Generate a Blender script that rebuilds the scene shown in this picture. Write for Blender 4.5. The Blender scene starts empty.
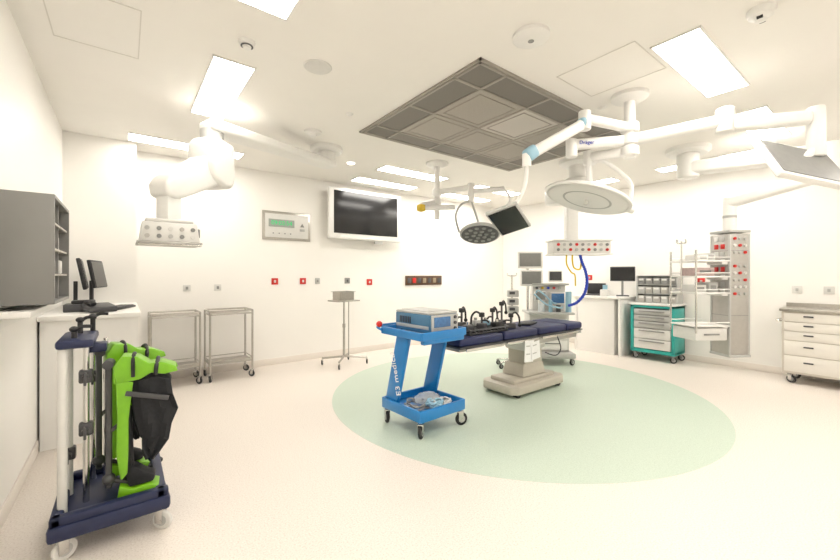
import bpy, bmesh, math, random
from mathutils import Vector, Matrix, Euler
D=bpy.data; SC=bpy.context.scene; COL=SC.collection
random.seed(3)
rad=math.radians
# ------------------------------------------------------------ materials
def mat(name,rgb,rough=.5,metal=0.,var=.04,scale=25.,emit=0.,bump=0.,alpha=1.,coat=0.,trans=0.):
    m=D.materials.new(name); m.use_nodes=True; nt=m.node_tree; b=nt.nodes['Principled BSDF']
    tc=nt.nodes.new('ShaderNodeTexCoord'); nz=nt.nodes.new('ShaderNodeTexNoise')
    nz.inputs['Scale'].default_value=scale; nz.inputs['Detail'].default_value=3
    nt.links.new(tc.outputs['Object'],nz.inputs['Vector'])
    cr=nt.nodes.new('ShaderNodeValToRGB')
    cr.color_ramp.elements[0].position=.3; cr.color_ramp.elements[1].position=.7
    cr.color_ramp.elements[0].color=tuple(max(0,c*(1-var)) for c in rgb)+(1,)
    cr.color_ramp.elements[1].color=tuple(min(1,c*(1+var)) for c in rgb)+(1,)
    nt.links.new(nz.outputs['Fac'],cr.inputs['Fac'])
    nt.links.new(cr.outputs['Color'],b.inputs['Base Color'])
    b.inputs['Roughness'].default_value=rough; b.inputs['Metallic'].default_value=metal
    if coat: b.inputs['Coat Weight'].default_value=coat
    if trans: b.inputs['Transmission Weight'].default_value=trans
    if alpha<1: b.inputs['Alpha'].default_value=alpha
    if emit:
        b.inputs['Emission Color'].default_value=tuple(rgb)+(1,); b.inputs['Emission Strength'].default_value=emit
    if bump:
        bp=nt.nodes.new('ShaderNodeBump'); bp.inputs['Strength'].default_value=bump; bp.inputs['Distance'].default_value=.004
        nt.links.new(nz.outputs['Fac'],bp.inputs['Height']); nt.links.new(bp.outputs['Normal'],b.inputs['Normal'])
    return m
def speckle(name,base,dark,light,rough=.45):
    m=D.materials.new(name); m.use_nodes=True; nt=m.node_tree; b=nt.nodes['Principled BSDF']
    tc=nt.nodes.new('ShaderNodeTexCoord')
    n1=nt.nodes.new('ShaderNodeTexNoise'); n1.inputs['Scale'].default_value=110; n1.inputs['Detail'].default_value=5
    n2=nt.nodes.new('ShaderNodeTexNoise'); n2.inputs['Scale'].default_value=1.1; n2.inputs['Detail'].default_value=2
    for n in (n1,n2): nt.links.new(tc.outputs['Object'],n.inputs['Vector'])
    cr=nt.nodes.new('ShaderNodeValToRGB'); e=cr.color_ramp.elements
    e[0].position=.34; e[0].color=dark+(1,); e[1].position=.47; e[1].color=base+(1,)
    x=e.new(.56); x.color=base+(1,); x=e.new(.68); x.color=light+(1,)
    nt.links.new(n1.outputs['Fac'],cr.inputs['Fac'])
    mx=nt.nodes.new('ShaderNodeMix'); mx.data_type='RGBA'; mx.blend_type='MULTIPLY'; mx.inputs['Factor'].default_value=.05
    c2=nt.nodes.new('ShaderNodeValToRGB'); c2.color_ramp.elements[0].color=(.75,.75,.75,1); c2.color_ramp.elements[1].color=(1,1,1,1)
    nt.links.new(n2.outputs['Fac'],c2.inputs['Fac'])
    nt.links.new(cr.outputs['Color'],mx.inputs['A']); nt.links.new(c2.outputs['Color'],mx.inputs['B'])
    nt.links.new(mx.outputs['Result'],b.inputs['Base Color']); b.inputs['Roughness'].default_value=rough
    return m
def meshmat(name,c1,c2,scale):
    m=D.materials.new(name); m.use_nodes=True; nt=m.node_tree; b=nt.nodes['Principled BSDF']
    tc=nt.nodes.new('ShaderNodeTexCoord'); v=nt.nodes.new('ShaderNodeTexVoronoi'); v.inputs['Scale'].default_value=scale; v.inputs['Randomness'].default_value=0.
    nt.links.new(tc.outputs['Object'],v.inputs['Vector'])
    cr=nt.nodes.new('ShaderNodeValToRGB'); cr.color_ramp.elements[0].position=.25; cr.color_ramp.elements[0].color=c1+(1,)
    cr.color_ramp.elements[1].position=.45; cr.color_ramp.elements[1].color=c2+(1,)
    nt.links.new(v.outputs['Distance'],cr.inputs['Fac']); nt.links.new(cr.outputs['Color'],b.inputs['Base Color'])
    b.inputs['Roughness'].default_value=.5; b.inputs['Metallic'].default_value=.05
    return m
WALL=mat('wall_vinyl',(.915,.893,.85),.42,var=.008,scale=2)
CEIL=mat('ceiling_paint',(.90,.875,.83),.7,var=.008,scale=3)
FLOOR=speckle('floor_vinyl',(.785,.72,.655),(.66,.59,.53),(.85,.80,.74))
GREEN=speckle('green_vinyl',(.545,.635,.535),(.48,.565,.47),(.61,.695,.60))
COVE=mat('coved_vinyl',(.82,.765,.70),.45,var=.02,scale=90)
WHITE=mat('white_powdercoat',(.84,.83,.80),.32,var=.01)
WHITE2=mat('white_laminate',(.87,.855,.82),.4,var=.01,scale=5)
OFFW=mat('offwhite_plastic',(.70,.69,.66),.4,var=.02)
LGREY=mat('light_grey_enamel',(.48,.48,.46),.4,var=.02)
GREY=mat('mid_grey_plastic',(.26,.26,.25),.45,var=.04)
DGREY=mat('dark_grey_plastic',(.07,.07,.075),.45,var=.05)
BLACK=mat('black_rubber',(.014,.014,.016),.5,var=.1)
BLKFAB=mat('black_foam',(.014,.015,.018),.8,var=.2,scale=60,bump=.4)
STEEL=mat('brushed_stainless',(.48,.455,.415),.3,.85,var=.06,scale=40)
CHROME=mat('chrome',(.64,.63,.61),.16,1.,var=.02)
ALU=mat('satin_aluminium',(.46,.445,.415),.38,.4,var=.03)
PANELG=mat('grey_panel',(.24,.235,.225),.45,.1,var=.03,scale=4)
GRILLEF=mat('grille_frame_grey',(.34,.31,.27),.45,.1,var=.03)
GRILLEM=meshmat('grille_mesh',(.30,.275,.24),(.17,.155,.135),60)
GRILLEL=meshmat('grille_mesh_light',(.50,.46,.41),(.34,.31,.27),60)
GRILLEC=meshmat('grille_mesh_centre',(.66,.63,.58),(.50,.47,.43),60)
EMIT=mat('light_diffuser',(1.,.955,.89),.5,emit=18.,var=0)
EMIT2=mat('downlight_lens',(1.,.95,.88),.5,emit=6.,var=0)
LEDG=mat('led_green',(.01,.45,.14),.4,emit=.7,var=0)
LCD=mat('lcd_backing',(.34,.38,.34),.3,var=.03)
SCREEN=mat('dark_screen',(.010,.010,.011),.22,var=.1)
BLUE=mat('cart_blue',(.008,.20,.53),.3,var=.03,coat=.3)
DEVBL=mat('device_blue',(.075,.20,.33),.35,var=.03)
NAVY=mat('navy_vinyl',(.009,.015,.078),.45,var=.1,bump=.1)
NAVYP=mat('navy_plastic',(.014,.021,.068),.42,var=.08)
LIME=mat('lime_shell',(.19,.48,.012),.35,var=.05,coat=.2)
TEAL=mat('teal_enamel',(.03,.40,.36),.35,var=.03)
RED=mat('red_plastic',(.60,.02,.015),.4,var=.05)
YEL=mat('yellow_hose',(.75,.52,.03),.4,var=.05)
BHOSE=mat('blue_hose',(.008,.05,.50),.4,var=.05)
LBLUE=mat('pale_blue_plastic',(.30,.50,.62),.4,var=.02)
BEIGE=mat('beige_enamel',(.52,.48,.41),.4,var=.02)
CREAM=mat('cream_drawer',(.76,.73,.67),.38,var=.01)
CREAMD=mat('cream_body',(.62,.58,.51),.4,var=.01)
BRONZE=mat('bronze_cover',(.36,.29,.20),.4,.5,var=.05)
BROWN=mat('dark_socket_panel',(.10,.05,.025),.4,var=.05)
PAPER=mat('paper',(.88,.88,.88),.8,var=.02)
BAG=mat('clear_bag',(.8,.85,.9),.15,alpha=.35,var=.02)
LENS=mat('lamp_lens',(.72,.76,.78),.15,var=.05,scale=30)
SBLUE=mat('screen_blue',(.05,.14,.30),.2,emit=.2,var=.2,scale=30)
PINK=mat('wrapped_kit',(.55,.42,.40),.7,var=.1)
SEAM=mat('seam_grey',(.72,.69,.64),.6,var=.02)
# ------------------------------------------------------------ builder
def cat(pts,n=6,closed=False):
    P=[Vector(p) for p in pts]; out=[]; N=len(P)
    rng=range(N) if closed else range(N-1)
    for i in rng:
        a=P[(i-1)%N] if (closed or i>0) else P[i]; b=P[i]; c=P[(i+1)%N]; d=P[(i+2)%N] if (closed or i+2<N) else c
        for k in range(n):
            t=k/n
            out.append(.5*((2*b)+(-a+c)*t+(2*a-5*b+4*c-d)*t*t+(-a+3*b-3*c+d)*t**3))
    if not closed: out.append(P[-1])
    return out
class B:
    def __init__(s): s.bm=bmesh.new()
    def add(s,t,mi=0,M=None):
        for f in t.faces: f.material_index=mi
        if M is not None: t.transform(M)
        me=D.meshes.new('tmp'); t.to_mesh(me); s.bm.from_mesh(me); D.meshes.remove(me); t.free(); return s
    def box(s,c,z,rot=(0,0,0),bev=0,mi=0,seg=2,top=None):
        t=bmesh.new(); bmesh.ops.create_cube(t,size=1)
        for v in t.verts:
            v.co=Vector((v.co.x*z[0],v.co.y*z[1],v.co.z*z[2]))
            if top and v.co.z>0: v.co.x*=top[0]; v.co.y*=top[1]
        if bev: bmesh.ops.bevel(t,geom=t.edges[:],offset=min(bev,min(z)*.45),segments=seg,affect='EDGES',profile=.5)
        return s.add(t,mi,Matrix.Translation(c)@Euler(rot).to_matrix().to_4x4())
    def bx(s,x0,x1,y0,y1,z0,z1,bev=0,mi=0): return s.box(((x0+x1)/2,(y0+y1)/2,(z0+z1)/2),(x1-x0,y1-y0,z1-z0),bev=bev,mi=mi)
    def beam(s,a,b,w,h,bev=.01,mi=0,seg=3,taper=1.):
        a=Vector(a); b=Vector(b); d=b-a; L=d.length; x=d.normalized()
        y=Vector((0,0,1)).cross(x)
        if y.length<1e-4: y=Vector((0,1,0))
        y.normalize(); z=x.cross(y)
        M=Matrix((x,y,z)).transposed().to_4x4(); M.translation=(a+b)/2
        t=bmesh.new(); bmesh.ops.create_cube(t,size=1)
        for v in t.verts:
            k=taper if v.co.x>0 else 1.
            v.co=Vector((v.co.x*L,v.co.y*w*k,v.co.z*h*k))
        if bev: bmesh.ops.bevel(t,geom=t.edges[:],offset=min(bev,min(w,h)*.48*min(taper,1)),segments=seg,affect='EDGES',profile=.5)
        return s.add(t,mi,M)
    def cyl(s,a,b,r,r2=None,seg=24,mi=0,bev=0):
        a=Vector(a); b=Vector(b); d=b-a; t=bmesh.new()
        bmesh.ops.create_cone(t,cap_ends=True,cap_tris=False,segments=seg,radius1=r,radius2=r if r2 is None else r2,depth=d.length)
        if bev:
            ed=[e for e in t.edges if all(abs(abs(v.co.z)-d.length/2)<1e-5 for v in e.verts)and abs(e.verts[0].co.z-e.verts[1].co.z)<1e-5]
            bmesh.ops.bevel(t,geom=ed,offset=bev,segments=3,affect='EDGES',profile=.5)
        q=Vector((0,0,1)).rotation_difference(d.normalized())
        return s.add(t,mi,Matrix.Translation((a+b)/2)@q.to_matrix().to_4x4())
    def sph(s,c,r,sc=(1,1,1),mi=0,seg=20,rot=(0,0,0)):
        t=bmesh.new(); bmesh.ops.create_uvsphere(t,u_segments=seg,v_segments=seg//2,radius=r)
        return s.add(t,mi,Matrix.Translation(c)@Euler(rot).to_matrix().to_4x4()@Matrix.Diagonal((sc[0],sc[1],sc[2],1)))
    def tube(s,pts,r,seg=10,closed=False,mi=0,n=6,smooth=True):
        P=cat(pts,n,closed) if smooth else [Vector(p) for p in pts]
        t=bmesh.new(); N=len(P); rings=[]; prev=None
        for i,p in enumerate(P):
            if closed: d=P[(i+1)%N]-P[i-1]
            else: d=P[min(i+1,N-1)]-P[max(i-1,0)]
            d.normalize()
            if prev is None:
                u=d.orthogonal().normalized()
            else:
                u=(prev-d*prev.dot(d))
                u=u.normalized() if u.length>1e-6 else d.orthogonal().normalized()
            prev=u; w=d.cross(u)
            rings.append([t.verts.new(p+(u*math.cos(2*math.pi*k/seg)+w*math.sin(2*math.pi*k/seg))*r) for k in range(seg)])
        for i in range(N if closed else N-1):
            a=rings[i]; b=rings[(i+1)%N]
            for k in range(seg): t.faces.new((a[k],a[(k+1)%seg],b[(k+1)%seg],b[k]))
        if not closed: t.faces.new(rings[0][::-1]); t.faces.new(rings[-1])
        return s.add(t,mi)
    def lathe(s,prof,M=None,seg=32,mi=0):
        t=bmesh.new(); rings=[]
        for r,z in prof: rings.append([t.verts.new((max(r,1e-4)*math.cos(2*math.pi*k/seg),max(r,1e-4)*math.sin(2*math.pi*k/seg),z)) for k in range(seg)])
        for a,b in zip(rings,rings[1:]):
            for k in range(seg): t.faces.new((a[k],a[(k+1)%seg],b[(k+1)%seg],b[k]))
        bmesh.ops.recalc_face_normals(t,faces=t.faces[:])
        if isinstance(M,(tuple,list,Vector)): M=Matrix.Translation(M)
        return s.add(t,mi,M)
    def prism(s,poly,h,M=None,mi=0,bev=0,seg=2):
        t=bmesh.new(); a=[t.verts.new((x,y,-h/2)) for x,y in poly]; b=[t.verts.new((x,y,h/2)) for x,y in poly]
        t.faces.new(a[::-1]); t.faces.new(b); n=len(poly)
        for i in range(n): t.faces.new((a[i],a[(i+1)%n],b[(i+1)%n],b[i]))
        bmesh.ops.recalc_face_normals(t,faces=t.faces[:])
        if bev: bmesh.ops.bevel(t,geom=t.edges[:],offset=bev,segments=seg,affect='EDGES',profile=.5)
        return s.add(t,mi,M)
    def shell(s,rows,th,mi=0):
        t=bmesh.new(); G=[[t.verts.new(p) for p in row] for row in rows]
        for a,b in zip(G,G[1:]):
            for k in range(len(a)-1): t.faces.new((a[k],a[k+1],b[k+1],b[k]))
        bmesh.ops.recalc_face_normals(t,faces=t.faces[:])
        bmesh.ops.solidify(t,geom=t.faces[:],thickness=th)
        return s.add(t,mi)
def obj(b,name,mats,parent=None,label=None,ang=35):
    me=D.meshes.new(name); b.bm.to_mesh(me); b.bm.free()
    for m in (mats if isinstance(mats,(list,tuple)) else [mats]): me.materials.append(m)
    me.polygons.foreach_set('use_smooth',[True]*len(me.polygons))
    try: me.set_sharp_from_angle(angle=rad(ang))
    except Exception: pass
    o=D.objects.new(name,me); COL.objects.link(o)
    if parent: o.parent=parent
    if label: o['label']=label
    return o
def thing(name,label,category,loc=(0,0,0),rz=0.,group=None,rot=None):
    o=D.objects.new(name,None); o.empty_display_size=.1; COL.objects.link(o); o.location=loc
    o.rotation_euler=rot if rot else (0,0,rad(rz)); o['label']=label; o['category']=category
    if group: o['group']=group
    return o
def single(b,name,mats,label,category,loc=(0,0,0),rz=0.,group=None):
    o=obj(b,name,mats,None,label); o['category']=category; o.location=loc; o.rotation_euler=(0,0,rad(rz))
    if group: o['group']=group
    return o
def struct(b,name,mats,label=None):
    o=obj(b,name,mats,None,label); o['kind']='structure'; return o
def dup(o,loc,rz=None,parent=None,label=None):
    c=o.copy(); COL.objects.link(c)
    if parent is None:
        c.location=loc
        if rz is not None: c.rotation_euler=(0,0,rad(rz))
        if label: c['label']=label
    else: c.parent=parent
    for ch in o.children: dup(ch,None,None,c)
    return c
def text(body,size,loc,rot,m,parent,name='lettering',ext=.0012,label=None):
    cu=D.curves.new('txt','FONT'); cu.body=body; cu.size=size; cu.extrude=ext; cu.align_x='CENTER'; cu.align_y='CENTER'
    o=D.objects.new('txt',cu); COL.objects.link(o)
    dg=bpy.context.evaluated_depsgraph_get(); dg.update()
    me=D.meshes.new_from_object(o.evaluated_get(dg)); D.objects.remove(o)
    me.materials.clear(); me.materials.append(m); me.name=name
    t=D.objects.new(name,me); COL.objects.link(t); t.parent=parent; t.location=loc; t.rotation_euler=rot
    if label: t['label']=label
    return t
_cast={}
def caster(parent,x,y,r=.05,h=None,rz=20,wm=None,fm=None,tyre=None):
    h=h or r*2.4; wm=wm or BLACK; fm=fm or CHROME; tyre=tyre or GREY
    key=(r,h,wm.name,fm.name,tyre.name)
    if key not in _cast:
        b=B(); w=r*.42
        b.cyl((.3*r,-w/2,r),(.3*r,w/2,r),r,mi=0,bev=r*.15,seg=24)
        b.cyl((.3*r,-w*.62,r),(.3*r,w*.62,r),r*.55,mi=2,seg=20)
        for sg in(-1,1): b.box((.12*r,sg*w*.85,r*1.5),(r*.8,w*.22,r*1.5),mi=1,bev=.003)
        b.cyl((.3*r,-w,r),(.3*r,w,r),r*.16,mi=1,seg=12)
        b.box((0.05*r,0,r*2.2),(r*1.15,w*2,r*.2),mi=1,bev=.004)
        b.cyl((0,0,r*2.2),(0,0,h),r*.25,mi=1,seg=12)
        o=obj(b,'caster',[wm,fm,tyre],parent); _cast[key]=o.data
    else:
        o=D.objects.new('caster',_cast[key]); COL.objects.link(o); o.parent=parent
    o.location=(x,y,0); o.rotation_euler=(0,0,rad(rz)); return o
# ------------------------------------------------------------ room
H=3.0
XL,XR,YB,YF=-.55,7.3,6.1,-1.3
struct(B().bx(-.7,7.5,-1.45,6.3,-.1,0),'floor',FLOOR,'pale cream-beige finely speckled vinyl floor')
b=B(); b.cyl((3.75,3.02,-.02),(3.75,3.02,.0015),2.14,seg=128); struct(b,'trim_1',GREEN,'pale mint green circular vinyl floor inlay')
struct(B().bx(-.7,7.5,-1.45,6.3,H,H+.1),'ceiling',CEIL,'off-white plaster ceiling')
struct(B().bx(-.7,7.5,YB,YB+.1,0,H),'wall_back',WALL)
struct(B().bx(XR,XR+.1,-1.45,YB,0,H),'wall_right',WALL)
struct(B().bx(-.7,XR,YF-.1,YF,0,H),'wall_front',WALL)
struct(B().bx(XL-.1,XL,YF,YB,0,H),'wall_left',WALL)
struct(B().bx(XL,.11,5.75,YB,0,H),'wall_pier',WALL,'boxed-out white corner pier')
def bb(n,*a): struct(B().bx(*a,bev=.004),n,COVE)
bb('baseboard_back',.11,XR,YB-.012,YB,0,.1); bb('baseboard_right',XR-.012,XR,YF,YB-.012,0,.1)
bb('baseboard_left',XL,XL+.012,YF,4.2,0,.1)
def hatch(n,x0,x1,y0,y1):
    b=B(); w=.007; z0,z1=H-.003,H
    b.bx(x0,x1,y0,y0+w,z0,z1); b.bx(x0,x1,y1-w,y1,z0,z1); b.bx(x0,x0+w,y0,y1,z0,z1); b.bx(x1-w,x1,y0,y1,z0,z1)
    struct(b,n,SEAM,'slim frame of a flush ceiling access hatch')
hatch('trim_2',-.38,.08,2.85,3.5); hatch('trim_3',2.75,3.3,1.15,1.75)
# ceiling lights
def lightpanel(x,y,rz):
    t=thing('ceiling_light_panel','recessed rectangular ceiling light with glowing white diffuser','ceiling light',(x,y,H),rz,'recessed ceiling light panels')
    b=B(); L,W=1.22,.30
    b.bx(-L/2,L/2,-W/2,-W/2+.012,-.012,0); b.bx(-L/2,L/2,W/2-.012,W/2,-.012,0); b.bx(-L/2,-L/2+.012,-W/2,W/2,-.012,0); b.bx(L/2-.012,L/2,-W/2,W/2,-.012,0)
    obj(b,'frame',WHITE,t)
    obj(B().bx(-L/2+.012,L/2-.012,-W/2+.012,W/2-.012,-.008,-.001),'diffuser',EMIT,t,'glowing white diffuser')
    return t
LP=lightpanel(.65,3.70,90)
for x,y,r in [(.65,1.78,90),(3.52,.97,0),(5.38,.97,0),(6.45,1.75,90),(6.45,3.6,90),(.63,5.5,0),(3.6,5.62,0),(3.6,4.8,0),(5.55,4.8,0),(5.55,5.62,0),(1.9,.2,0),(3.9,-.7,0),(5.9,-.7,0),(.6,-.3,90)]:
    dup(LP,(x,y,H),r)
# ceiling air diffuser
t=thing('ceiling_air_diffuser','large grey metal laminar-flow ceiling grille with perforated panels','ceiling vent',(2.1,1.97,H))
gx=[0,.30,.92,1.52,2.14,2.5]; gy=[0,.28,.90,1.50,1.75]
b=B(); 
for x in gx: b.bx(x-.014,x+.014,-.014,gy[-1]+.014,-.018,0,bev=.003)
for y in gy: b.bx(-.014,gx[-1]+.014,y-.014,y+.014,-.018,0,bev=.003)
for sx in (-.04,gx[-1]+.02): b.bx(sx,sx+.02,-.04,gy[-1]+.04,-.016,0)
for sy in (-.04,gy[-1]+.02): b.bx(-.04,gx[-1]+.04,sy,sy+.02,-.016,0)
obj(b,'grille_frame',GRILLEF,t)
for i in range(5):
    for j in range(4):
        x0,x1,y0,y1=gx[i]+.014,gx[i+1]-.014,gy[j]+.014,gy[j+1]-.014
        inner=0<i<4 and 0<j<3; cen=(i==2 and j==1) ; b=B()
        z=-.012 if inner else -.010
        b.bx(x0,x1,y0,y1,z,-.003)
        if inner:
            a=.05
            b.bx(x0+a,x1-a,y0+a,y0+a+.01,z-.004,z,mi=1); b.bx(x0+a,x1-a,y1-a-.01,y1-a,z-.004,z,mi=1)
            b.bx(x0+a,x0+a+.01,y0+a,y1-a,z-.004,z,mi=1); b.bx(x1-a-.01,x1-a,y0+a,y1-a,z-.004,z,mi=1)
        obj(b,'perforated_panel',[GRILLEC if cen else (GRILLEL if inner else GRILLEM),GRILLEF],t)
def disc(name,label,catg,x,y,prof,mats,extra=None):
    b=B(); b.lathe(prof); 
    if extra: extra(b)
    return single(b,name,mats,label,catg,(x,y,H))
disc('ceiling_speaker','round flush white ceiling speaker','speaker',1.17,2.79,[(0,-.004),(.085,-.004),(.1,-.008),(.108,0),(0,0)],[OFFW,WHITE])
disc('smoke_detector','small round white smoke detector','smoke detector',.66,2.79,[(0,-.045),(.025,-.045),(.03,-.03),(.05,-.025),(.055,0),(0,0)],[WHITE,DGREY],lambda b:b.cyl((0,0,-.032),(0,0,-.028),.04,mi=1))
disc('smoke_detector','round white domed ceiling sensor','smoke detector',1.65,4.07,[(0,-.06),(.04,-.055),(.05,-.03),(.09,-.02),(.095,0),(0,0)],[WHITE])
disc('wireless_access_point','rounded white wireless access point with a small logo disc','access point',2.14,1.55,[(0,-.04),(.09,-.038),(.12,-.02),(.12,0),(0,0)],[WHITE,GREY],lambda b:b.cyl((0,0,-.042),(0,0,-.038),.02,mi=1))
disc('ceiling_sprinkler','small flush ceiling sprinkler cap','sprinkler',1.76,3.41,[(0,-.02),(.02,-.02),(.035,-.004),(.04,0),(0,0)],[WHITE])
disc('ceiling_sprinkler','small flush ceiling sprinkler cap','sprinkler',3.6,1.8,[(0,-.02),(.02,-.02),(.035,-.004),(.04,0),(0,0)],[WHITE])
disc('dome_camera','small ceiling dome camera with dark band','security camera',3.03,.55,[(0,-.07),(.03,-.065),(.045,-.045),(.06,-.04),(.07,-.02),(.07,0),(0,0)],[WHITE,BLACK],lambda b:b.box((0,0,-.055),(.08,.03,.02),mi=1,bev=.004))
disc('ceiling_downlight','small bright round downlight','downlight',2.55,4.9,[(0,-.01),(.04,-.01),(.05,-.006),(.055,0),(0,0)],[EMIT2])
# ------------------------------------------------------------ wall fittings (back wall)
t=thing('digital_wall_clock','stainless wall panel with green digital clock readout','clock',(2.04,YB,2.175))
b=B(); b.box((0,-.01,0),(.76,.02,.45),bev=.004); b.box((0,-.022,0),(.68,.006,.37),mi=1,bev=.002); obj(b,'panel_frame',[STEEL,OFFW],t)
obj(B().box((-.09,-.03,.04),(.40,.012,.12),bev=.004),'display_window',LCD,t,'narrow grey display window')
text('09:03:54',.095,(-.09,-.037,.04),(rad(90),0,0),LEDG,t,'clock_digits',label='green glowing digits')
obj(B().prism([(-.035,0),(.035,0),(0,.06)],.004,Matrix.Translation((.24,-.03,0))@Matrix.Rotation(rad(90),4,'X')),'warning_triangle',GREY,t)
obj(B().box((.24,-.03,-.05),(.08,.01,.04),bev=.003),'label_plate',LGREY,t)
for i in range(4): obj(B().cyl((-.22+i*.09,-.026,-.12),(-.22+i*.09,-.034,-.12),.010,seg=12),'control_button',GREY,t)
t=thing('wall_television','large flat television with white surround on a wall bracket','television',(3.4,YB,2.45),0)
obj(B().box((0,-.06,0),(.5,.12,.35),bev=.01),'wall_bracket',GREY,t)
obj(B().box((0,-.155,0),(1.46,.07,.87),bev=.02,seg=3),'casing',WHITE,t,'white outer surround')
obj(B().box((0,-.193,.02),(1.28,.01,.72),bev=.003),'screen',SCREEN,t,'dark unlit screen')
obj(B().box((.25,-.15,-.46),(.16,.05,.06),bev=.008),'sensor_module',LGREY,t)
def plate(x,z,name,label,m,w=.09,h=.12,axis='back',catg='wall socket',cm=OFFW):
    t=thing(name,label,catg,(x,YB,z),0) if axis=='back' else thing(name,label,catg,(XR,x,z),-90)
    obj(B().box((0,-.006,0),(w,.012,h),bev=.003),'cover_plate',m,t)
    obj(B().box((0,-.015,0),(.03,.008,.04),bev=.002),'switch',cm,t)
for x in (.67,1.05): plate(x,1.22,'wall_socket','white wall socket plate',OFFW,.09,.09,cm=GREY)
for x in (1.85,2.3): plate(x,1.30,'emergency_switch','red emergency call switch on the wall',RED,.10,.10,catg='switch',cm=OFFW)
plate(2.55,1.30,'wall_socket','grey wall socket plate',LGREY,.08,.10,cm=GREY)
plate(3.1,1.30,'wall_socket','dark wall socket plate',GREY,.10,.10,cm=DGREY)
plate(3.55,1.27,'emergency_switch','red emergency call switch on the wall',RED,.11,.11,catg='switch',cm=OFFW)
t=thing('socket_panel','long dark brown wall panel with a row of power sockets','socket panel',(4.83,YB,1.29))
obj(B().box((0,-.01,0),(.94,.02,.19),bev=.004),'panel',BROWN,t)
for k in range(7):
    obj(B().box((-.39+k*.13,-.025,0),(.08,.012,.10),bev=.003),'socket',[RED if k in(1,) else (BRONZE if k%2 else DGREY)],t)
for y,z,m in ((2.05,1.3,RED),(.95,1.2,OFFW),(.65,1.2,OFFW),(3.9,1.35,RED)):
    plate(y,z,'emergency_switch' if m is RED else 'wall_socket','red emergency switch plate' if m is RED else 'white wall socket plate',m,.1,.1,axis='right',catg='switch' if m is RED else 'wall socket',cm=LGREY)
# ------------------------------------------------------------ corner desk with cabinet
t=thing('corner_desk','white laminate built-in corner desk with overhanging top','desk',(0,0,0))
obj(B().bx(XL+.014,.09,4.22,5.748,0,1.03),'desk_body',WHITE2,t)
obj(B().bx(XL+.002,.11,4.18,5.748,1.03,1.07,bev=.006),'desktop',WHITE2,t)
single(B().bx(0,.15,0,1.25,0,.035,bev=.005).bx(0,.02,.1,1.1,-.06,0),'wall_ledge',[WHITE2],'narrow white ledge fixed along the wall under the steel cabinet','shelf',(XL+.001,2.88,1.17))
t=thing('wall_cabinet','plain grey steel wall cabinet with open side shelves','cabinet',(XL+.001,2.95,1.235))
w_,d_,h_=.235,.70,.62
b=B(); b.bx(0,w_,0,.018,0,h_,bev=.003); b.bx(0,w_,d_-.018,d_,0,h_); b.bx(0,.012,.018,d_-.018,0,h_); b.bx(0,w_,.018,d_-.018,h_-.018,h_); b.bx(0,w_,.018,d_-.018,0,.018); b.bx(0,w_-.02,.34,.355,.018,h_-.018)
obj(b,'cabinet_body',PANELG,t)
for z in (.16,.31,.46):
    for y0,y1 in((.018,.34),(.355,d_-.018)): obj(B().bx(.012,w_-.01,y0,y1,z,z+.012),'shelf',STEEL,t)
for i,(y,z) in enumerate(((.1,.172),(.27,.172),(.44,.322),(.6,.172),(.2,.018))):
    single(B().box((0,0,.045),(.15,.10,.09),bev=.008),'storage_carton',[OFFW if i%2 else LGREY],'small carton stored on the cabinet shelf','box',(XL+.13,2.95+y,1.236+z))
def desk_monitor(x,y,rz,z=1.07):
    t=thing('desktop_monitor','black desktop computer monitor seen from its side','monitor',(x,y,z),rz)
    obj(B().box((0,0,.01),(.22,.18,.02),bev=.006),'stand_base',BLACK,t); obj(B().box((0,.04,.14),(.05,.03,.26),bev=.006),'stand_neck',BLACK,t)
    obj(B().box((0,-.01,.34),(.46,.03,.30),rot=(rad(-10),0,0),bev=.008),'casing',BLACK,t); obj(B().box((0,-.027,.338),(.43,.005,.27),rot=(rad(-10),0,0)),'screen',SCREEN,t)
desk_monitor(-.34,4.95,92); desk_monitor(-.25,5.45,80)
t=thing('keyboard','black computer keyboard on the desk','keyboard',(-.05,4.75,1.07),70)
obj(B().box((0,0,.012),(.42,.14,.02),bev=.005),'keyboard_body',BLACK,t)
b=B(); [b.box((-.18+i*.03,-.045+j*.03,.025),(.024,.024,.008),bev=.002) for i in range(13) for j in range(4)]; o=obj(b,'keys',DGREY,t); o['kind']='stuff'
t=thing('desk_telephone','black desk telephone with handset','telephone',(-.18,4.42,1.072),20)
obj(B().box((0,0,.04),(.2,.2,.05),rot=(rad(8),0,0),bev=.01),'phone_base',DGREY,t)
b=B(); b.tube([(-.07,-.09,.075),(-.07,-.06,.09),(-.07,.06,.09),(-.07,.09,.075)],.02); obj(b,'handset',BLACK,t)
single(B().box((0,0,.035),(.22,.2,.07),bev=.008).box((.02,0,.085),(.16,.14,.03),bev=.01,mi=1),'document_scanner',[DGREY,BLACK],'small black office device on the desk','scanner',(-.32,4.62,1.071),0)
# ------------------------------------------------------------ leg stirrup rack
t=thing('stirrup_trolley','navy wheeled storage trolley with white upright poles','medical trolley',(-.05,2.78,0))
b=B(); b.prism([(-.25,-.28),(.25,-.28),(.22,.3),(-.22,.3)],.08,Matrix.Translation((0,0,.15)),bev=.02)
b.bx(-.24,.24,-.27,-.22,.18,.23,bev=.012); b.bx(-.24,-.19,-.27,.28,.18,.23,bev=.012); b.bx(.18,.23,-.27,.28,.18,.23,bev=.012); b.bx(-.2,.2,.24,.29,.18,.23,bev=.012)
obj(b,'trolley_base',NAVYP,t)
for x,y,m,r in((-.2,-.17,OFFW,.02),(-.195,.06,OFFW,.018),(-.10,.2,CHROME,.014),(-.115,-.08,CHROME,.014),(-.04,.12,CHROME,.012)):
    obj(B().cyl((x,y,.18),(x,y,1.03),r,seg=20,bev=.003),'upright_pole',m,t)
b=B(); b.box((-.15,.0,1.05),(.15,.42,.045),bev=.015); b.box((-.08,0,1.0),(.1,.1,.05),bev=.01); obj(b,'top_bracket',NAVYP,t)
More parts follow.
